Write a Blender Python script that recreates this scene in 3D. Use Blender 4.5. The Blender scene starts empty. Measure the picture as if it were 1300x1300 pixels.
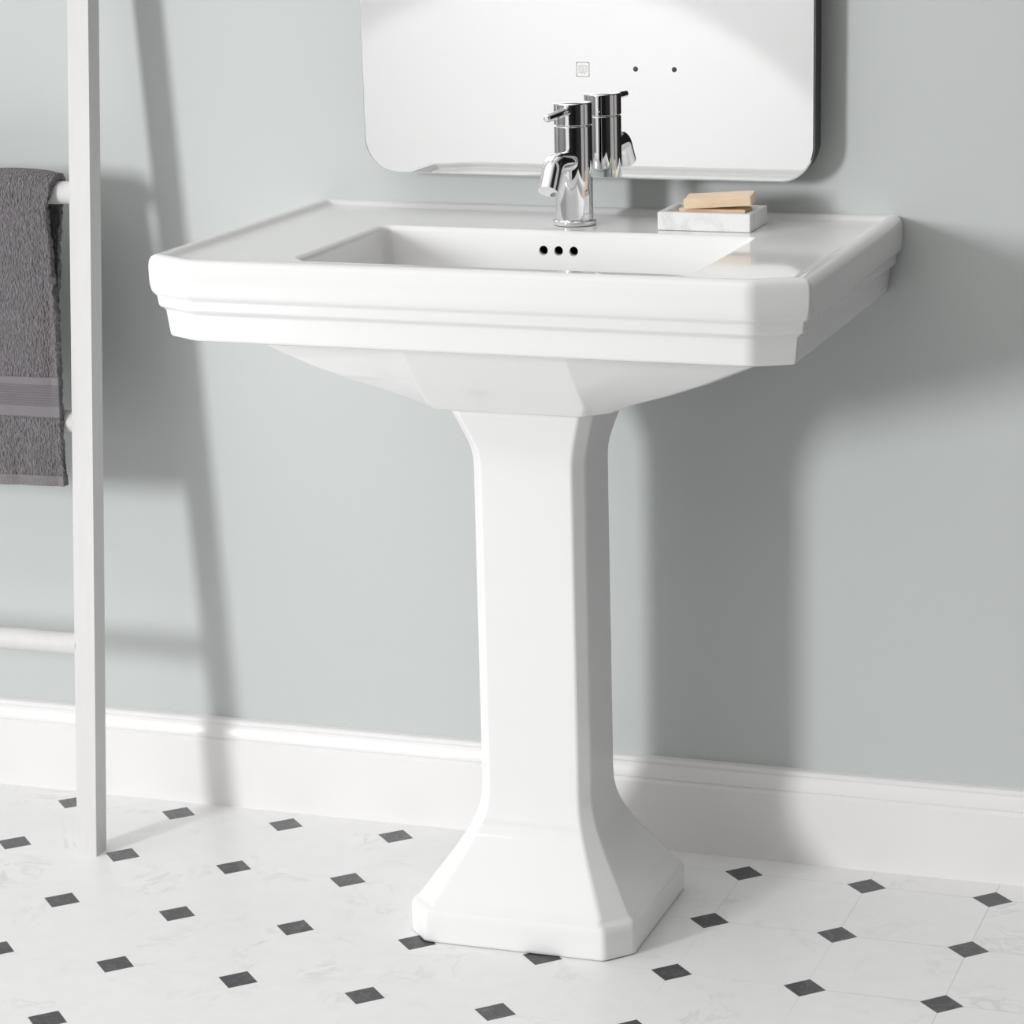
import bpy, bmesh, math, random
from mathutils import Vector, Matrix, noise

random.seed(4)
sc = bpy.context.scene
COL = sc.collection
PI = math.pi

# ------------------------------------------------------------------ render look
sc.view_settings.view_transform = 'Standard'
sc.view_settings.look = 'None'
sc.view_settings.gamma = 1.0
sc.view_settings.use_curve_mapping = False
sc.view_settings.exposure = 0.0

# ------------------------------------------------------------------ materials
def mat(name, color=(.8, .8, .8), rough=.5, metal=0.0, spec=.5, coat=0.0):
    m = bpy.data.materials.new(name)
    m.use_nodes = True
    b = m.node_tree.nodes['Principled BSDF']
    b.inputs['Base Color'].default_value = (*color, 1)
    b.inputs['Roughness'].default_value = rough
    b.inputs['Metallic'].default_value = metal
    b.inputs['Specular IOR Level'].default_value = spec
    if coat:
        b.inputs['Coat Weight'].default_value = coat
        b.inputs['Coat Roughness'].default_value = .03
    return m

class NT:
    """Small helper for building node trees."""
    def __init__(s, m):
        s.t = m.node_tree
        s.b = s.t.nodes['Principled BSDF']
    def n(s, kind, **kw):
        o = s.t.nodes.new(kind)
        for k, v in kw.items():
            setattr(o, k, v)
        return o
    def l(s, a, b):
        s.t.links.new(a, b)
    def val(s, v, sock):
        if isinstance(v, (int, float)):
            sock.default_value = v
        else:
            s.l(v, sock)
    def math(s, op, a, b=0.0, c=0.0):
        o = s.n('ShaderNodeMath', operation=op)
        s.val(a, o.inputs[0]); s.val(b, o.inputs[1]); s.val(c, o.inputs[2])
        return o.outputs[0]
    def noise(s, vec, scale, detail=3.0, rough=.5, dist=0.0):
        o = s.n('ShaderNodeTexNoise')
        if vec is not None:
            s.l(vec, o.inputs['Vector'])
        o.inputs['Scale'].default_value = scale
        o.inputs['Detail'].default_value = detail
        o.inputs['Roughness'].default_value = rough
        o.inputs['Distortion'].default_value = dist
        return o.outputs['Fac']
    def ramp(s, fac, stops):
        o = s.n('ShaderNodeValToRGB')
        e = o.color_ramp.elements
        while len(e) < len(stops):
            e.new(.5)
        for el, (p, c) in zip(e, stops):
            el.position = p
            el.color = (*c, 1) if len(c) == 3 else c
        s.l(fac, o.inputs[0])
        return o.outputs[0]
    def mix(s, fac, a, b):
        o = s.n('ShaderNodeMix', data_type='RGBA')
        s.val(fac, o.inputs['Factor'])
        for v, k in ((a, 6), (b, 7)):
            if isinstance(v, tuple):
                o.inputs[k].default_value = (*v, 1)
            else:
                s.l(v, o.inputs[k])
        return o.outputs[2]
    def bump(s, h, strength, dist):
        o = s.n('ShaderNodeBump')
        o.inputs['Strength'].default_value = strength
        o.inputs['Distance'].default_value = dist
        s.l(h, o.inputs['Height'])
        s.l(o.outputs[0], s.b.inputs['Normal'])
    def pos(s):
        return s.n('ShaderNodeTexCoord').outputs['Object']

CERAMIC = mat('glazed white ceramic', (.85, .85, .85), .07, spec=.5)
CHROME = mat('polished chrome', (.86, .86, .88), .025, metal=1.0)
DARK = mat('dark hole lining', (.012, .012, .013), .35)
MIRROR = mat('mirror silver', (.975, .985, .98), .0, metal=1.0)
GLASSEDGE = mat('polished mirror edge', (.80, .84, .84), .12, metal=.85)
CASING = mat('dark mirror casing', (.07, .075, .072), .45)
PRINT = mat('grey mirror print', (.42, .38, .36), .5)
BUTTON = mat('black touch dot', (.02, .02, .022), .3)
DOTCORE = mat('pale dot centre', (.55, .55, .55), .3)

SKIRT = mat('white satin skirting paint', (.87, .86, .86), .32)
k = NT(SKIRT)
k.bump(k.noise(k.pos(), 60, 3), .02, .002)

LADDERP = mat('white painted wood', (.86, .855, .85), .6, spec=.3)
k = NT(LADDERP)
mp = k.n('ShaderNodeMapping'); mp.inputs['Scale'].default_value = (60, 60, 4)
k.l(k.pos(), mp.inputs['Vector'])
nz = k.noise(mp.outputs[0], 2.0, 4)
k.l(k.ramp(nz, [(.35, (.68, .675, .67)), (.65, (.70, .695, .69))]), k.b.inputs['Base Color'])
k.bump(nz, .12, .001)

WALL = mat('pale sage wall paint', (.56, .605, .60), .62, spec=.35)
k = NT(WALL)
nz = k.noise(k.pos(), 1.3, 2)
k.l(k.mix(nz, (.574, .602, .599), (.594, .622, .619)), k.b.inputs['Base Color'])
k.bump(k.noise(k.pos(), 220, 2), .03, .001)

DARKWALL = mat('dark wall for reflections', (.035, .037, .04), .7, spec=.2)
SIDEWALL = mat('dark bounce-cutting side wall', (.03, .03, .03), .7, spec=.2)
REFLECTORP = mat('white door paint', (.88, .88, .88), .45)

# floor: octagon-and-dot marble tiles (pitch 165 mm)
FLOOR = mat('octagon and dot marble floor', (.8, .8, .8), .32, spec=.4)
k = NT(FLOOR)
P = k.pos()
sep = k.n('ShaderNodeSeparateXYZ'); k.l(P, sep.inputs[0])
A, OX, OY, TH = .165, .165, -.0717, -.0088
c_, s_ = math.cos(TH) / A, math.sin(TH) / A
dx = k.math('SUBTRACT', sep.outputs[0], OX); dy = k.math('SUBTRACT', sep.outputs[1], OY)
u = k.math('ADD', k.math('MULTIPLY', dx, c_), k.math('MULTIPLY', dy, s_))
v = k.math('SUBTRACT', k.math('MULTIPLY', dx, s_), k.math('MULTIPLY', dy, c_))
def cell(a):
    return k.math('ABSOLUTE', k.math('SUBTRACT', k.math('FRACT', k.math('ADD', a, 50.5)), .5))
au, av = cell(u), cell(v)
man = k.math('ADD', au, av)
dot = k.math('LESS_THAN', man, .157)
ring = k.math('LESS_THAN', man, .163)
line = k.math('LESS_THAN', k.math('MINIMUM', au, av), .0032)
grout = k.math('MAXIMUM', line, ring)
# a different vein pattern on every tile
cid = k.n('ShaderNodeCombineXYZ')
k.l(k.math('FLOOR', u), cid.inputs[0]); k.l(k.math('FLOOR', v), cid.inputs[1])
wn = k.n('ShaderNodeTexWhiteNoise'); k.l(cid.outputs[0], wn.inputs['Vector'])
off = k.n('ShaderNodeVectorMath', operation='SCALE'); k.l(wn.outputs['Color'], off.inputs[0]); off.inputs['Scale'].default_value = 3.0
tv = k.n('ShaderNodeVectorMath', operation='ADD'); k.l(P, tv.inputs[0]); k.l(off.outputs[0], tv.inputs[1])
n1 = k.noise(tv.outputs[0], 9, 6, .62, 1.2)
vein = k.math('ABSOLUTE', k.math('SUBTRACT', n1, .5))
veinf = k.ramp(vein, [(0.0, (.30, .30, .30)), (.03, (0, 0, 0)), (1, (0, 0, 0))])
n2 = k.noise(tv.outputs[0], 8, 3)
patch = k.ramp(n2, [(.50, (0, 0, 0)), (.68, (1, 1, 1))])
n3 = k.noise(P, 30, 5, .65)
base = k.mix(k.ramp(n3, [(.35, (0, 0, 0)), (.7, (1, 1, 1))]), (.87, .87, .87), (.90, .90, .90))
base = k.mix(k.math('MULTIPLY', veinf, patch), base, (.42, .42, .43))
n4 = k.noise(P, 16, 6, .7, 2.0)
dv = k.ramp(k.math('ABSOLUTE', k.math('SUBTRACT', n4, .5)), [(0, (.5, .5, .5)), (.018, (0, 0, 0)), (1, (0, 0, 0))])
n5 = k.noise(P, 120, 3)
darkc = k.mix(n5, (.042, .042, .045), (.075, .075, .08))
darkc = k.mix(dv, darkc, (.25, .25, .26))
gr = k.math('ADD', k.math('MULTIPLY', sep.outputs[0], .18), k.noise(P, 3.0, 2))
gc = k.mix(k.ramp(gr, [(.50, (0, 0, 0)), (.70, (1, 1, 1))]), (.855, .855, .855), (.60, .59, .58))
colr = k.mix(grout, base, gc)
colr = k.mix(dot, colr, darkc)
k.l(colr, k.b.inputs['Base Color'])
k.bump(k.math('SUBTRACT', 1.0, grout), .08, .001)

MARBLE = mat('white marble dish', (.8, .8, .8), .35)
k = NT(MARBLE)
n1 = k.noise(k.pos(), 22, 6, .6, 1.5)
k.l(k.ramp(n1, [(.3, (.84, .84, .84)), (.5, (.82, .82, .82)), (.62, (.70, .70, .71)), (.7, (.82, .82, .82))]), k.b.inputs['Base Color'])

def soap_mat(name, a, b, c):
    m = mat(name, a, .5)
    k = NT(m)
    mp = k.n('ShaderNodeMapping'); mp.inputs['Scale'].default_value = (14, 40, 60)
    k.l(k.pos(), mp.inputs['Vector'])
    n1 = k.noise(mp.outputs[0], 1.0, 5, .6, 1.0)
    k.l(k.ramp(n1, [(.3, a), (.5, b), (.72, c)]), k.b.inputs['Base Color'])
    k.b.inputs['Subsurface Weight'].default_value = .15
    k.b.inputs['Subsurface Radius'].default_value = (.006, .003, .002)
    k.bump(n1, .15, .001)
    return m
SOAP = soap_mat('peach marbled soap', (.78, .54, .35), (.83, .64, .45), (.86, .73, .58))
SOAPLOW = soap_mat('tan soap', (.66, .42, .25), (.74, .54, .36), (.78, .62, .46))

TERRY = mat('grey terry towelling', (.13, .12, .13), .95, spec=.1)
k = NT(TERRY)
mp = k.n('ShaderNodeMapping'); mp.inputs['Scale'].default_value = (1.0, 1.0, .42)
k.l(k.pos(), mp.inputs['Vector'])
vo = k.n('ShaderNodeTexVoronoi'); k.l(mp.outputs[0], vo.inputs['Vector']); vo.inputs['Scale'].default_value = 430
n1 = k.noise(mp.outputs[0], 330, 3, .7)
h = k.math('ADD', k.math('MULTIPLY', vo.outputs['Distance'], -.9), n1)
n2 = k.noise(k.pos(), 16, 3)
pile = k.ramp(n1, [(.32, (.10, .092, .10)), (.68, (.255, .237, .252))])
k.l(k.mix(k.math('MULTIPLY', n2, .45), pile, (.20, .188, .198)), k.b.inputs['Base Color'])
k.bump(h, .9, .004)
k.b.inputs['Sheen Weight'].default_value = .25

BAND = mat('woven towel band', (.2, .19, .2), .85, spec=.15)
k = NT(BAND)
sep = k.n('ShaderNodeSeparateXYZ'); k.l(k.pos(), sep.inputs[0])
st = k.math('SINE', k.math('MULTIPLY', sep.outputs[2], 2 * PI / .0034))
n1 = k.noise(k.pos(), 300, 2)
mid = k.math('MULTIPLY', k.math('GREATER_THAN', sep.outputs[2], .6045), k.math('LESS_THAN', sep.outputs[2], .6325))
st = k.math('MULTIPLY', st, mid)
k.l(k.mix(k.math('MULTIPLY_ADD', mid, -.35, k.math('MULTIPLY_ADD', st, .22, .75)), (.155, .143, .155), (.235, .218, .233)), k.b.inputs['Base Color'])
k.bump(k.math('ADD', st, k.math('MULTIPLY', n1, 1.5)), .5, .0015)
HEM = mat('towel hem', (.2, .185, .195), .9, spec=.1)
k = NT(HEM)
n1 = k.noise(k.pos(), 350, 2)
k.l(k.mix(n1, (.16, .15, .158), (.27, .25, .26)), k.b.inputs['Base Color'])
k.bump(n1, .5, .002)

# ------------------------------------------------------------------ object helpers
def link(name, bm, m, parent=None, smooth=35, wn=True, origin=None):
    me = bpy.data.meshes.new(name)
    bm.normal_update()
    bmesh.ops.recalc_face_normals(bm, faces=bm.faces[:])
    bm.to_mesh(me); bm.free()
    if m is not None:
        me.materials.append(m)
    o = bpy.data.objects.new(name, me)
    COL.objects.link(o)
    if smooth:
        me.polygons.foreach_set('use_smooth', [True] * len(me.polygons))
        me.set_sharp_from_angle(angle=math.radians(smooth))
        if wn:
            w = o.modifiers.new('wn', 'WEIGHTED_NORMAL'); w.keep_sharp = True
    if parent is not None:
        o.parent = parent
    return o

def thing(name, label, cat, group=None, loc=(0, 0, 0)):
    o = bpy.data.objects.new(name, None)
    o.empty_display_size = .05
    COL.objects.link(o)
    o.location = loc
    return tag(o, label, cat, group)

def tag(o, label, cat, group=None):
    o['label'] = label; o['category'] = cat
    if group:
        o['group'] = group
    return o

def struct(o, label=None, cat=None):
    o['kind'] = 'structure'
    if label:
        o['label'] = label
    if cat:
        o['category'] = cat
    return o

def place(o, root):
    """parent o (built in world coordinates) to root, keeping its world place"""
    o.parent = root
    o.matrix_parent_inverse = Matrix.Translation(-Vector(root.location))
    return o

def add_box(bm, x0, x1, y0, y1, z0, z1, bevel=0, seg=2):
    r = bmesh.ops.create_cube(bm, size=1)
    M = Matrix.Translation(((x0 + x1) / 2, (y0 + y1) / 2, (z0 + z1) / 2)) @ Matrix.Diagonal((x1 - x0, y1 - y0, z1 - z0, 1))
    bmesh.ops.transform(bm, matrix=M, verts=r['verts'])
    if bevel:
        es = list({e for v in r['verts'] for e in v.link_edges})
        bmesh.ops.bevel(bm, geom=es, offset=bevel, segments=seg, affect='EDGES', profile=.5)

def loft(bm, rings, cap0=True, cap1=True, closed=True):
    R = [[bm.verts.new(p) for p in r] for r in rings]
    n = len(R[0])
    for a, b in zip(R, R[1:]):
        for i in range(n if closed else n - 1):
            j = (i + 1) % n
            bm.faces.new((a[i], a[j], b[j], b[i]))
    if cap0:
        bm.faces.new(R[0][::-1])
    if cap1:
        bm.faces.new(R[-1])
    return R

def poly_round(corners, k=6):
    """corners: (x, y, r) in order; every corner becomes an arc of k+1 points"""
    out = []
    n = len(corners)
    for i in range(n):
        x, y, r = corners[i]
        p = Vector((x, y)); a = Vector(corners[i - 1][:2]); b = Vector(corners[(i + 1) % n][:2])
        da, db = (a - p).normalized(), (b - p).normalized()
        ang = da.angle(db)
        t = r / math.tan(ang / 2)
        t = min(t, .48 * (a - p).length, .48 * (b - p).length)
        r = t * math.tan(ang / 2)
        bis = (da + db).normalized()
        c = p + bis * (r / math.sin(ang / 2))
        v0 = (p + da * t) - c; v1 = (p + db * t) - c
        a0 = math.atan2(v0.y, v0.x); a1 = math.atan2(v1.y, v1.x)
        d = (a1 - a0 + PI) % (2 * PI) - PI
        for j in range(k + 1):
            th = a0 + d * j / k
            out.append((c.x + r * math.cos(th), c.y + r * math.sin(th)))
    return out

def hexloop(xc, w, yf, yb, cx, cy, z, rf=.008, rb=.003, k=5, rs=None):
    """plan with two chamfered front corners: back-left, left, front-left, front-right, right, back-right"""
    rs = rf if rs is None else rs
    c = [(xc - w, yb, rb), (xc - w, yf + cy, rs), (xc - w + cx, yf, rf),
         (xc + w - cx, yf, rf), (xc + w, yf + cy, rs), (xc + w, yb, rb)]
    return [(x, y, z) for x, y in poly_round(c, k)]

def tube(bm, pts, radii, n=24, cap=True):
    """circular tube through pts"""
    pts = [Vector(p) for p in pts]
    if isinstance(radii, (int, float)):
        radii = [radii] * len(pts)
    rings = []
    up = None
    for i, p in enumerate(pts):
        if i == 0:
            t = pts[1] - pts[0]
        elif i == len(pts) - 1:
            t = pts[-1] - pts[-2]
        else:
            t = (pts[i + 1] - p).normalized() + (p - pts[i - 1]).normalized()
        t.normalize()
        if up is None:
            up = t.orthogonal().normalized()
        up = (up - t * up.dot(t)).normalized()
        s = t.cross(up)
        rings.append([tuple(p + radii[i] * (math.cos(a) * up + math.sin(a) * s)) for a in (2 * PI * j / n for j in range(n))])
    loft(bm, rings, cap, cap)

def lathe(bm, prof, cx, cy, n=48):
    rings = [[(cx + r * math.cos(2 * PI * i / n), cy + r * math.sin(2 * PI * i / n), z) for i in range(n)] for r, z in prof]
    loft(bm, rings, True, True)

# ------------------------------------------------------------------ the room
XL, XR, YF, H = -2.9, 2.7, -4.7, 2.6
XS = .80                                            # tiles end here unseen; the dark slab beyond is added to cut bounce
bm = bmesh.new()
add_box(bm, XL, XS, YF, .0, -.06, 0)
f = struct(link('floor', bm, FLOOR, smooth=0), 'white marble octagon tile floor with small dark diamond dots', 'floor')
bm = bmesh.new()
add_box(bm, XS, XR, YF, .0, -.06, -.003)
struct(link('floor', bm, mat('dark bounce-cutting slab', (.03, .03, .032), .95, spec=.1), smooth=0), 'dark bounce-cutting slab added right of the marble tiles to dim bounce', 'floor')

bm = bmesh.new(); add_box(bm, XL, XR, 0, .12, -.06, H)
struct(link('wall_back', bm, WALL, smooth=0), 'pale sage green painted wall behind the basin', 'wall')
bm = bmesh.new(); add_box(bm, XL, XR, YF - .12, YF, -.06, H)  # unseen wall, made dark so the chrome picks up dark stripes
struct(link('wall_front', bm, DARKWALL, smooth=0), 'unseen wall opposite the basin, made dark for the reflections', 'wall')
bm = bmesh.new(); add_box(bm, XR, XR + .12, YF - .12, .12, -.06, H)  # unseen wall, added dark to keep bounce off right-facing ceramic
struct(link('wall_right', bm, SIDEWALL, smooth=0), 'unseen side wall on the right, added dark to cut bounce', 'wall')

prof = [(0, 0), (.020, 0), (.020, .0945), (.0185, .0965), (.0162, .0985), (.0178, .1015), (.0172, .1065), (.0150, .1125),
        (.0132, .1165), (.0118, .1180), (.0118, .1195), (.0130, .1215), (.0126, .1240), (.0105, .1262), (.0075, .1270), (0, .1270)]
bm = bmesh.new()
loft(bm, [[(x, -y, z) for y, z in prof] for x in (XL, XR)])
struct(link('baseboard_back', bm, SKIRT, smooth=28), 'white moulded skirting board along the sage wall', 'skirting board')

# added white door against the dark wall, put there for the mirror to show
bm = bmesh.new()
add_box(bm, -2.75, -.62, YF, YF + .05, 0, 2.1, .004)
dr = struct(link('reflector_1', bm, REFLECTORP, smooth=30), 'wide white board added as door in the opposite wall', 'reflector')

bm = bmesh.new()
add_box(bm, XR - .04, XR, -1.30, -.25, 0, 2.05, .004)  # added pale slab, gives the chrome tap a light strip to reflect
struct(link('reflector_2', bm, mat('pale grey door paint', (.56, .52, .51), .5), smooth=30), 'pale grey door added on the dark side wall for the chrome to mirror', 'reflector')

# ------------------------------------------------------------------ wash basin
XC = -.0416
def outline(o, z, yb=0.0, rf=.009, rb=.004):
    """basin plan offset inwards by o"""
    w, yf = .3925 - o, -(.522 - o)
    xcorner = .333 - .26 * o
    yside = -(.489 - .589 * o)
    return hexloop(XC, w, yf, -yb, w - xcorner, yside - yf, z, .030, rb, 5, max(.003, .006 - o * .1))

basin = thing('wash_basin', 'white ceramic rectangular wash basin with stepped rim on a pedestal', 'basin', loc=(XC, -.26, .668))
rings = []
# underside of the bowl, from the flat foot on the pedestal up and out to the apron
for w, yf, yb, ch, z in [(.100, -.350, -.10, .022, .668), (.114, -.361, -.09, .026, .668), (.120, -.366, -.085, .028, .6705),
                         (.150, -.378, -.075, .03, .6828), (.200, -.396, -.06, .034, .6990), (.250, -.414, -.05, .036, .7182),
                         (.300, -.434, -.04, .038, .7402), (.332, -.450, -.03, .040, .7585), (.345, -.462, -.02, .042, .7665)]:
    rings.append(hexloop(XC, w, yf, yb, max(ch, w - .098), max(ch, .24 * (w - .098)), z, .014, .012))
for o, z in [(.030, .7665), (.0225, .7650), (.0200, .7662), (.0185, .769), (.0155, .7955), (.0140, .7985), (.0098, .8010), (.0082, .8040),
             (.0072, .8130), (.0060, .8152), (.0036, .8172), (.0018, .8205), (.0004, .8280), (0, .836), (0, .8480), (.0010, .8550),
             (.0035, .8595), (.0075, .8615), (.0120, .8620)]:
    rings.append(outline(o, z))
for o, z, yb in [(.0165, .8616, .006), (.0195, .8602, .0095), (.0220, .8580, .0125), (.0245, .8562, .0150), (.0280, .8552, .0185), (.0330, .8550, .024)]:
    rings.append(outline(o, z, yb, .009, .004))
def bowl(w, yf, yb, ch, z, r):
    return hexloop(XC + .006, w, yf, yb, ch, ch, z, r, r)
for w, yf, yb, ch, z, r in [(.2440, -.452, -.1580, .022, .8545, .012), (.2405, -.449, -.1612, .022, .8536, .013), (.2375, -.446, -.1636, .022, .8512, .010),
                            (.2350, -.443, -.1655, .022, .8470, .010), (.2310, -.434, -.1700, .022, .8150, .011), (.2220, -.424, -.1770, .024, .7850, .013),
                            (.2050, -.408, -.1890, .030, .7600, .026), (.1700, -.385, -.2070, .036, .7430, .034), (.1300, -.355, -.2320, .036, .7330, .036),
                            (.0600, -.310, -.2700, .012, .7290, .02)]:
    rings.append(bowl(w, yf, yb, ch, z, r))
bm = bmesh.new()
loft(bm, rings)
body = link('basin_body', bm, CERAMIC, smooth=40, wn=False)
# three overflow holes drilled through the back of the bowl
HX = (-.0622, -.0427, -.0233); HZ = .8300
cb = bmesh.new()
for hx in HX:
    tube(cb, [(hx, -.190, HZ - .004), (hx, -.120, HZ + .010)], .0056, 28)
cut = link('cutter', cb, None, smooth=0)
md = body.modifiers.new('holes', 'BOOLEAN'); md.operation = 'DIFFERENCE'; md.solver = 'EXACT'; md.object = cut
dg = bpy.context.evaluated_depsgraph_get(); dg.update()
me2 = bpy.data.meshes.new_from_object(body.evaluated_get(dg))
body.modifiers.clear()
old = body.data; body.data = me2; me2.name = 'basin_body'
bpy.data.meshes.remove(old)
cm = cut.data; bpy.data.objects.remove(cut); bpy.data.meshes.remove(cm)
me2.polygons.foreach_set('use_smooth', [True] * len(me2.polygons))
me2.set_sharp_from_angle(angle=math.radians(40))
w_ = body.modifiers.new('wn', 'WEIGHTED_NORMAL'); w_.keep_sharp = True
place(body, basin)
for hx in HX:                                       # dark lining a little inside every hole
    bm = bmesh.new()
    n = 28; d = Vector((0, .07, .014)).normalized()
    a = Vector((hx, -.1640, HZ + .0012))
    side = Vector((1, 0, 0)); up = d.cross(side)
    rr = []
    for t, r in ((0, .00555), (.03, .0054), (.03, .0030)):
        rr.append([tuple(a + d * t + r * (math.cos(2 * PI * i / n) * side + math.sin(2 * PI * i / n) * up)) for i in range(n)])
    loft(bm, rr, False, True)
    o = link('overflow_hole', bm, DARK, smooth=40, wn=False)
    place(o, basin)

# ------------------------------------------------------------------ pedestal
bm = bmesh.new()
rings = []
B = (.1466, -.397, -.145)                            # plinth half width, front, back
Sx = (.0722, -.3125, -.205)                          # shaft
def ped(t, z, extra=0):
    w = Sx[0] + (B[0] - Sx[0]) * t - extra
    yf = Sx[1] + (B[1] - Sx[1]) * t + extra
    yb = Sx[2] + (B[2] - Sx[2]) * t - extra
    ch = .0135 + (.0300 - .0135) * t
    return hexloop(XC, w, yf, yb, ch, ch * 1.08, z, .007 + .004 * t, .005)
for ex, z in [(.003, 0), (.0005, .002), (0, .006), (0, .034), (.0008, .039), (.0022, .0420), (.0045, .0440), (.0066, .0456), (.0084, .0480)]:
    rings.append(ped(1, z, ex))
for t, z in [(.865, .0500), (.80, .0570), (.69, .0690), (.57, .0815), (.45, .0940), (.335, .1070), (.235, .1195), (.15, .1320), (.083, .1440), (.036, .156), (.01, .168), (0, .180)]:
    rings.append(ped(t, z))
for q in (.25, .4, .5, .58):
    rings.append(ped(0, q, .0007 * (q - .18) / .4))
T = (.0895, -.336, -.186)                            # flared head
for t, z in [(0, .592), (.03, .600), (.11, .6095), (.24, .619), (.42, .6295), (.62, .6405), (.80, .6500), (.92, .6565), (1, .6615), (1.0, .6650), (.96, .6672), (.85, .6680)]:
    w = .0715 + (T[0] - .0715) * t; yf = -.312 + (T[1] + .312) * t; yb = -.205 + (T[2] + .205) * t
    rings.append(hexloop(XC, w, yf, yb, .0135, .0145, z, .007, .005))
loft(bm, rings)
o = link('basin_pedestal', bm, CERAMIC, smooth=50)
tag(o, 'white ceramic pedestal column with flared square foot under the basin', 'pedestal')

# ------------------------------------------------------------------ mixer tap
TY, DZ = -.1061, .8549
tap = thing('mixer_tap', 'chrome single lever mixer tap standing on the basin ledge', 'tap', loc=(XC, TY, DZ))
bm = bmesh.new()
lathe(bm, [(.0245, DZ), (.0268, DZ + .0006), (.0273, DZ + .002), (.0273, DZ + .0055), (.0262, DZ + .0068), (.0236, DZ + .0072)], XC, TY)
place(link('base_flange', bm, CHROME, smooth=40), tap)
bm = bmesh.new()
lathe(bm, [(.0222, DZ + .006), (.0233, DZ + .0075), (.0233, .9752), (.0226, .9762), (.0220, .9766)], XC, TY, 64)
place(link('tap_body', bm, CHROME, smooth=40), tap)
bm = bmesh.new()
lathe(bm, [(.0216, .9764), (.0216, .9772), (.0228, .9776), (.0235, .9784), (.0235, 1.0020), (.0231, 1.0036), (.0222, 1.0045), (.0150, 1.0051), (.0050, 1.0053)], XC, TY, 64)
place(link('handle_cap', bm, CHROME, smooth=40), tap)
bm = bmesh.new()
tube(bm, [(XC, TY - .018, .9958), (XC, TY - .075, .9946), (XC, TY - .0955, .9942), (XC, TY - .0985, .9941), (XC, TY - .1000, .9941)],
     [.0054, .0049, .0047, .0039, .0022], 24)
place(link('lever', bm, CHROME, smooth=40), tap)
# spout: a straight run out of the body, a tight bend, then a slanted outlet
pts = [(TY - .012, .9335), (TY - .040, .9360), (TY - .060, .9374)]
c0 = Vector((TY - .0680, .9170)); rb_ = .0204
for i in range(7):
    th = math.radians(98 + (152 - 98) * i / 6)
    pts.append((c0.x + rb_ * math.cos(th), c0.y + rb_ * math.sin(th)))
d = Vector((-.60, -.80)).normalized()
last = Vector(pts[-1])
end_sp = last + d * .0235
pts.append(tuple(end_sp))
bm = bmesh.new()
tube(bm, [(XC, y, z) for y, z in pts], .0122, 36)
sp = place(link('spout', bm, CHROME, smooth=40), tap)
bm = bmesh.new()
e0 = end_sp + d * .0005; 
tt = Vector((0, d.x, d.y)); side = Vector((1, 0, 0)); up = tt.cross(side)
rr = []
for q, r in ((0, .0112), (.0004, .0121), (.0208, .0121), (.0215, .0117), (.0215, .0103), (.0070, .0098), (.0065, .0060)):
    cpt = Vector((XC, e0.x, e0.y)) + tt * q
    rr.append([tuple(cpt + r * (math.cos(2 * PI * i / 36) * side + math.sin(2 * PI * i / 36) * up)) for i in range(36)])
loft(bm, rr)
o = link('aerator', bm, CHROME, smooth=40)
o.parent = sp; o.matrix_parent_inverse = Matrix.Translation(-Vector(tap.location))

bm = bmesh.new()
rr = []
for q, r in ((.0085, .0095), (.0175, .0097), (.0195, .0080), (.0200, .0010)):
    cpt = Vector((XC, e0.x, e0.y)) + tt * q
    rr.append([tuple(cpt + r * (math.cos(2 * PI * i / 36) * side + math.sin(2 * PI * i / 36) * up)) for i in range(36)])
loft(bm, rr)
o = link('spray_insert', bm, mat('grey spray insert', (.33, .31, .32), .5), smooth=40)
o.parent = sp; o.matrix_parent_inverse = Matrix.Translation(-Vector(tap.location))

# ------------------------------------------------------------------ wall mirror
MX, MW, MZ0, MZ1, MY = -.0480, .2962, .9045, 1.7045, -.046
mir = thing('wall_mirror', 'frameless rounded rectangle bathroom mirror on the sage wall above the basin', 'mirror', loc=(MX, 0, MZ0))
def rrect(w, z0, z1, r, y, k=12):
    c = [(-w, z0, r), (w, z0, r), (w, z1, r), (-w, z1, r)]
    return [(MX + x, y, z) for x, z in poly_round(c, k)]
bm = bmesh.new()
loft(bm, [rrect(MW - .0030, MZ0 + .003, MZ1 - .003, .044, 0), rrect(MW - .0030, MZ0 + .003, MZ1 - .003, .044, MY + .0052)])
place(link('mirror_casing', bm, CASING, smooth=30), mir)
bm = bmesh.new()
loft(bm, [rrect(MW - .001, MZ0 + .001, MZ1 - .001, .044, MY + .005), rrect(MW, MZ0, MZ1, .045, MY + .0042), rrect(MW, MZ0, MZ1, .045, MY + .0012),
          rrect(MW - .0016, MZ0 + .0016, MZ1 - .0016, .0435, MY + .00002)], True, True)
place(link('mirror_edge', bm, GLASSEDGE, smooth=20, wn=False), mir)
bm = bmesh.new()
loft(bm, [rrect(MW - .0017, MZ0 + .0017, MZ1 - .0017, .0434, MY + .0004), rrect(MW - .0017, MZ0 + .0017, MZ1 - .0017, .0434, MY)], True, True)
place(link('mirror_glass', bm, MIRROR, smooth=0), mir)
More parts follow.
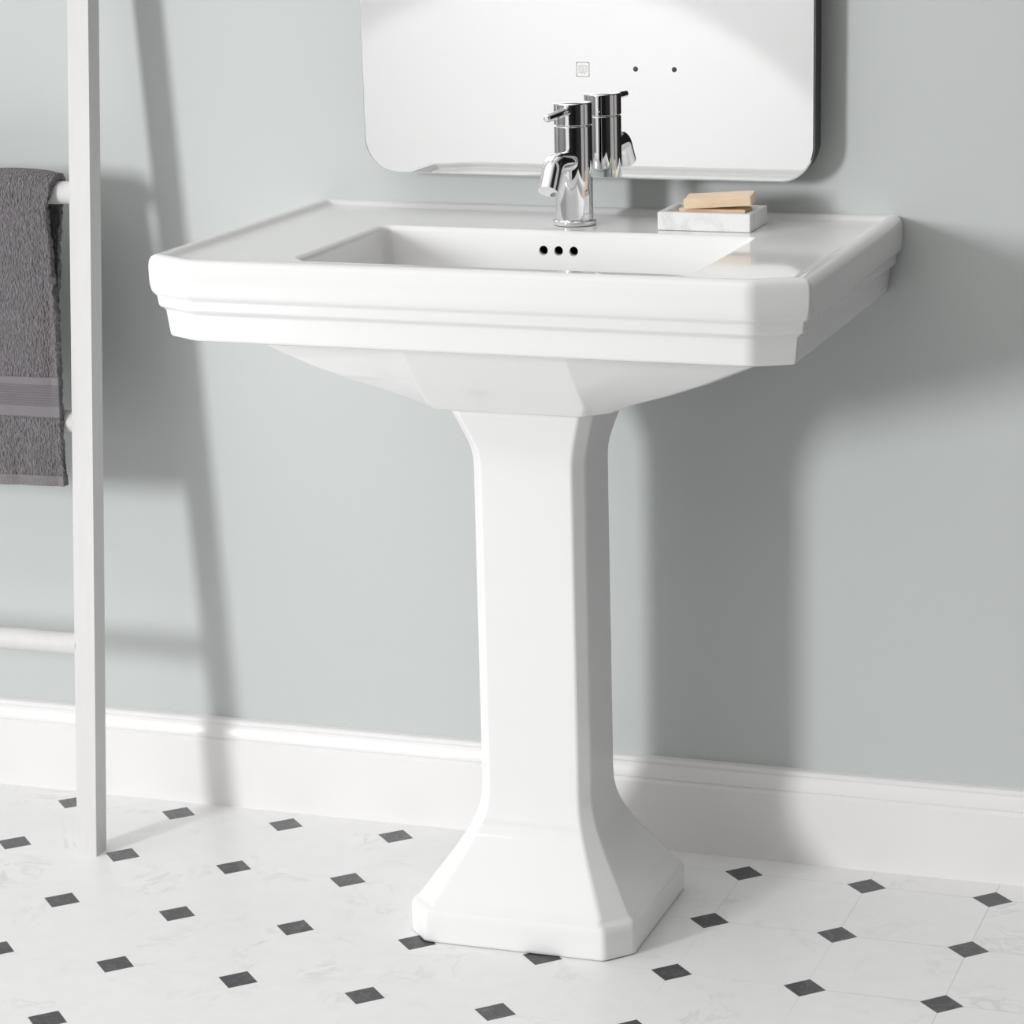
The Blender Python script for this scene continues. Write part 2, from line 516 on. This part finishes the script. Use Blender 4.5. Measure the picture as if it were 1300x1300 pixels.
# printed heater symbol: rounded square with a row of hanging loops
def stroke(bm, pts, wd, y=MY - .00006, h=.0001):
    for (xa, za), (xb, zb) in zip(pts, pts[1:]):
        a, b = Vector((xa, za)), Vector((xb, zb))
        t = (b - a).normalized(); n = Vector((-t.y, t.x)) * wd / 2
        a2, b2 = a - t * wd / 2, b + t * wd / 2
        q = [a2 - n, b2 - n, b2 + n, a2 + n]
        lo = [bm.verts.new((p.x, y + h / 2, p.y)) for p in q]
        hi = [bm.verts.new((p.x, y - h / 2, p.y)) for p in q]
        bm.faces.new(hi); bm.faces.new(lo[::-1])
        for i in range(4):
            bm.faces.new((lo[i], lo[(i + 1) % 4], hi[(i + 1) % 4], hi[i]))
IX, IZ = -.0474, 1.0386
bm = bmesh.new()
sq = [(IX + x, IZ + z) for x, z in poly_round([(-.0082, -.0087, .0014), (.0082, -.0087, .0014), (.0082, .0087, .0014), (-.0082, .0087, .0014)], 4)]
stroke(bm, sq + sq[:1], .0009)
stroke(bm, [(IX - .0052, IZ - .0045), (IX - .0052, IZ + .0035), (IX - .0042, IZ + .0045), (IX + .0048, IZ + .0045), (IX + .0052, IZ + .004), (IX + .0052, IZ - .0030)], .0006)
for x0 in (-.0028, .0012):
    stroke(bm, [(IX + x0 - .0004, IZ + .0036), (IX + x0 - .0004, IZ - .0035), (IX + x0 + .0004, IZ - .0046), (IX + x0 + .0014, IZ - .0046), (IX + x0 + .0020, IZ - .0035), (IX + x0 + .0020, IZ + .0036)], .0005)
o = place(link('heater_symbol', bm, PRINT, smooth=0), mir); o['label'] = 'small grey square symbol printed on the mirror'
for bx in (.0211, .0709):
    bm = bmesh.new()
    n = 24
    rr = [[(bx + r * math.cos(2 * PI * i / n), y, 1.0400 + r * math.sin(2 * PI * i / n)) for i in range(n)] for r, y in ((.0032, MY), (.0032, MY - .0002), (.0012, MY - .0003))]
    loft(bm, rr)
    o = place(link('touch_dot', bm, BUTTON, smooth=0), mir)
    o['label'] = 'small black touch dot on the mirror'

# ------------------------------------------------------------------ soap dish and soap
DX0, DX1, DY0, DY1, DZ0, DZ1 = .0735, .1903, -.1335, -.0500, .8550, .8772
bm = bmesh.new()
def rct(x0, x1, y0, y1, r, z):
    return [(x, y, z) for x, y in poly_round([(x0, y0, r), (x1, y0, r), (x1, y1, r), (x0, y1, r)], 3)]
rr = []
for ins, z, r in [(.0008, DZ0, .001), (0, DZ0 + .0008, .0015), (0, DZ1 - .0008, .0015), (.0008, DZ1, .0015), (.0068, DZ1, .0025), (.0078, DZ1 - .001, .0025), (.0085, DZ1 - .011, .003), (.0100, DZ1 - .012, .003)]:
    rr.append(rct(DX0 + ins, DX1 - ins, DY0 + ins, DY1 - ins, r, z))
loft(bm, rr)
tag(link('soap_dish', bm, MARBLE, smooth=40), 'small white marble soap dish beside the tap on the basin', 'soap dish')
ZI = DZ1 - .012
def soap_bar(name, L, W, Hh, m, loc, rz, ry, rx, label):
    bm = bmesh.new()
    add_box(bm, -L / 2, L / 2, -W / 2, W / 2, 0, Hh, .0016, 2)
    bmesh.ops.subdivide_edges(bm, edges=[e for e in bm.edges if e.calc_length() > .02], cuts=9, use_grid_fill=True)
    for vtx in bm.verts:                      # hand-cut: faintly uneven faces
        vtx.co += .0006 * noise.noise_vector(vtx.co * 70)
    o = link(name, bm, m, smooth=40)
    o.location = loc; o.rotation_euler = (rx, ry, rz)
    return tag(o, label, 'soap', 'soap bars in the marble dish')
soap_bar('soap_bar', .084, .036, .0146, SOAPLOW, (.1385, -.1015, ZI + .0004), math.radians(0), 0, 0, 'lower tan soap bar lying flat in the marble dish')
soap_bar('soap_bar', .083, .040, .0118, SOAP, (.1440, -.1015, ZI + .0184), math.radians(6), math.radians(-3.6), math.radians(4), 'upper peach soap bar tilted across the lower bar')

# ------------------------------------------------------------------ ladder
LX = -.7070
K = .12
HL = 2.0
lad = thing('towel_ladder', 'white painted wooden ladder leaning against the wall with a grey towel', 'ladder', loc=(LX - .20, -.22, 0))
RW, RD = .0300, .0290
def rail(cx):
    bm = bmesh.new()
    rings = []
    for z in (0, .3, .6, 1.0, 1.5, HL):
        yf = -.2455 + K * z
        rings.append([(cx - RW / 2, yf, z), (cx + RW / 2, yf, z), (cx + RW / 2, yf + RD, z), (cx - RW / 2, yf + RD, z)])
    loft(bm, rings)
    es = [e for e in bm.edges if abs((e.verts[0].co - e.verts[1].co).z) > .05]
    bmesh.ops.bevel(bm, geom=es, offset=.0018, segments=3, affect='EDGES', profile=.5)
    return place(link('rail', bm, LADDERP, smooth=30), lad)
LW = .43
rail(LX); rail(LX - LW)
RZ = [.2838, .5807, .8778, 1.175, 1.472, 1.769]
def rung_y(z):
    return -.2455 + RD / 2 + K * z
for z in RZ:
    bm = bmesh.new()
    y = rung_y(z)
    N = 14
    pts = [(LX - RW / 2 + .001 - (LW - RW + .002) * i / N, y, z + .0004 * math.sin(i * 1.7 + z * 9)) for i in range(N + 1)]
    tube(bm, pts, [.0150 + .0004 * math.sin(i * 2.1 + z * 5) for i in range(N + 1)], 20)
    place(link('rung', bm, LADDERP, smooth=50, wn=False), lad)

# ------------------------------------------------------------------ towel over the third rung
ZR = .8778; YR = rung_y(ZR); RR = .0150
TZB = .4985
def interp(tab, x):
    if x <= tab[0][0]:
        return tab[0][1]
    for (a, va), (b, vb) in zip(tab, tab[1:]):
        if x <= b:
            f = (x - a) / (b - a); f = f * f * (3 - 2 * f)
            return va + (vb - va) * f
    return tab[-1][1]
FE = [(.4985, -.7340), (.60, -.7335), (.72, -.7365), (.80, -.7430), (.845, -.7482), (.865, -.7500), (.885, -.7450), (.91, -.7400)]
BE = [(.52, -.787), (.64, -.7785), (.72, -.771), (.785, -.7640), (.856, -.7560), (.885, -.7480), (.91, -.7420)]
R0 = RR + .0080
def path(s):
    """mid surface (y, z, side) of the towel; s in 0..1 from the back hem over the rung to the front hem"""
    zb = .545
    Lb = ZR - zb; La = PI * R0; Lf = ZR - TZB
    tot = Lb + La + Lf
    d = s * tot
    if d < Lb:
        return YR + R0 - .004 * math.sin(PI * d / Lb), zb + d, 1.0
    if d < Lb + La:
        a = (d - Lb) / R0
        return YR + R0 * math.cos(a), ZR + 1.02 * R0 * math.sin(a), 1 - 2 * (d - Lb) / La
    q = d - Lb - La
    z = ZR - q
    yl = rung_y(.5807) - RR - .0055
    y0 = YR - R0
    y = y0 + (yl - y0) * min(1.15, q / (ZR - .5807)) - .006 * math.sin(PI * min(1, q / (ZR - .5807)))
    return y, z, -1.0
def towel_pt(s, t, off=0.0):
    """t 0 = right edge .. 1 = left edge"""
    y, z, side = path(s)
    xf, xb = interp(FE, z), interp(BE, z)
    w = (side + 1) / 2
    xr = xb * w + xf * (1 - w)
    xl = -1.095
    x = xr + (xl - xr) * t
    free = min(1, max(0, (ZR - .01 - z) / .16))
    wave = (.0075 * math.sin((x + .74) * 34 + 1.1 + z * 3.0) + .0035 * math.sin((x + .74) * 83 - z * 4)) * free
    if side < 0:
        curl = .010 * math.exp(-((x - xr) / .020) ** 2) * free        # right edge curls back a little
        low = 1 - .85 * math.exp(-((z - .5807) / .05) ** 2)
        y = y + min(wave, .002) * low + curl * low * .7 - .0
    else:
        y = y + .6 * wave
    top = max(0, min(1, (z - .875) / .03))
    z2 = z + top * (.0035 * math.exp(-((x + .805) / .045) ** 2) - .003 * math.exp(-((x - xr) / .012) ** 2))
    return Vector((x, y - (off if side < 0 else -off), z2))
NS, NT_ = 330, 130
bm = bmesh.new()
grid = []
for i in range(NS + 1):
    s = i / NS
    row = []
    for j in range(NT_ + 1):
        t = (j / NT_) ** 1.6
        p = towel_pt(s, t)
        q = .0010 * noise.noise(p * 330) + .0007 * noise.noise(p * 620)
        sd = path(s)[2]
        p.y += q * (1 if abs(sd) == 1 else .4)
        p.x += .0010 * noise.noise(p * 210 + Vector((7, 3, 1))) * math.exp(-t * 30)
        row.append(bm.verts.new(p))
    grid.append(row)
for i in range(NS):
    for j in range(NT_):
        bm.faces.new((grid[i][j], grid[i][j + 1], grid[i + 1][j + 1], grid[i + 1][j]))
tw = link('towel', bm, TERRY, smooth=180, wn=False)
sm = tw.modifiers.new('thick', 'SOLIDIFY'); sm.thickness = .0085; sm.offset = 0
tag(tw, 'grey terry towel with a woven band hanging over the ladder rung', 'towel')
def strip(name, z0, z1, m, off, th):
    bm = bmesh.new()
    zb = .545; Lb = ZR - zb; La = PI * R0; Lf = ZR - TZB; tot = Lb + La + Lf
    rows = []
    n = 24
    for i in range(n + 1):
        z = z0 + (z1 - z0) * i / n
        s = (Lb + La + ZR - z) / tot
        rows.append([bm.verts.new(towel_pt(s, (j / 120) ** 1.6, off)) for j in range(121)])
    for a, b in zip(rows, rows[1:]):
        for j in range(120):
            bm.faces.new((a[j], a[j + 1], b[j + 1], b[j]))
    o = link(name, bm, m, smooth=180, wn=False)
    md = o.modifiers.new('thick', 'SOLIDIFY'); md.thickness = th; md.offset = 0
    o.parent = tw
    return o
strip('woven_band', .5895, .6420, BAND, .0030, .0050)['label'] = 'flat ribbed woven band across the towel'
strip('hem', .4975, .5115, HEM, 0, .0102)

# ------------------------------------------------------------------ light
def area(name, loc, target, sx, sy, power, color=(1, 1, 1), shape='RECTANGLE'):
    l = bpy.data.lights.new(name, 'AREA')
    l.shape = shape; l.size = sx; l.size_y = sy; l.energy = power; l.color = color
    o = bpy.data.objects.new(name, l); COL.objects.link(o)
    o.location = loc
    o.rotation_euler = (Vector(target) - Vector(loc)).to_track_quat('-Z', 'Y').to_euler()
    return o
area('key_light', (-2.50, -4.15, 1.48), (.2, 0, .75), .53, 1.02, 59, (.985, .994, 1.0), 'ELLIPSE').data.spread = math.radians(130)
area('reflector_fill', (-1.6, -3.2, 2.5), (-1.7, -4.65, .6), .5, .5, 28)  # added lamp, brightens the white board shown in the mirror
l = bpy.data.lights.new('reflector_spot', 'SPOT'); l.energy = 42; l.spot_size = math.radians(55.4); l.spot_blend = .13; l.shadow_soft_size = .02  # added spot, its cone edge draws the diagonal in the mirror
o = bpy.data.objects.new('reflector_spot', l); COL.objects.link(o); o.location = (-1.6, -2.4, .9)
o.rotation_euler = Vector((-.08, -2.25, -1.15)).to_track_quat('-Z', 'Y').to_euler()

w = bpy.data.worlds.new('World'); sc.world = w
w.use_nodes = True
nt = w.node_tree; bg = nt.nodes['Background']
tc = nt.nodes.new('ShaderNodeTexCoord'); rp = nt.nodes.new('ShaderNodeValToRGB')
dt = nt.nodes.new('ShaderNodeVectorMath'); dt.operation = 'DOT_PRODUCT'
dt.inputs[1].default_value = Vector((-.50, -.30, .81)).normalized()
nt.links.new(tc.outputs['Generated'], dt.inputs[0]); nt.links.new(dt.outputs['Value'], rp.inputs[0])
rp.color_ramp.elements[0].position = .38; rp.color_ramp.elements[0].color = (.012, .012, .012, 1)
rp.color_ramp.elements[1].position = .95; rp.color_ramp.elements[1].color = (1, .98, .95, 1)
nt.links.new(rp.outputs[0], bg.inputs[0])
bg.inputs[1].default_value = 1.40

# ------------------------------------------------------------------ camera (two-point fit of tiles, wall and basin)
FPX, YAW, PITCH, ROLL = 3410.5438, -.3033, .2775, -.0134
cd = bpy.data.cameras.new('camera'); cam = bpy.data.objects.new('camera', cd); COL.objects.link(cam)
cd.sensor_fit = 'HORIZONTAL'; cd.sensor_width = 36
cd.lens = FPX / 1300 * 36
cd.shift_x = (650 - 799.8152) / 1300
cd.shift_y = (750.6112 - 650) / 1300
cd.clip_start = .05
cy_, sy_ = math.cos(YAW), math.sin(YAW); cp, sp2 = math.cos(PITCH), math.sin(PITCH)
fw = Vector((sy_ * cp, cy_ * cp, -sp2)); rt = Vector((cy_, -sy_, 0)); upv = rt.cross(fw)
c, s = math.cos(ROLL), math.sin(ROLL)
X = c * rt + s * upv; Y = -s * rt + c * upv; Z = -fw
Mx = Matrix((X, Y, Z)).transposed().to_4x4()
Mx.translation = Vector((1.0127, -3.2664, 1.3290))
cam.matrix_world = Mx
sc.camera = cam
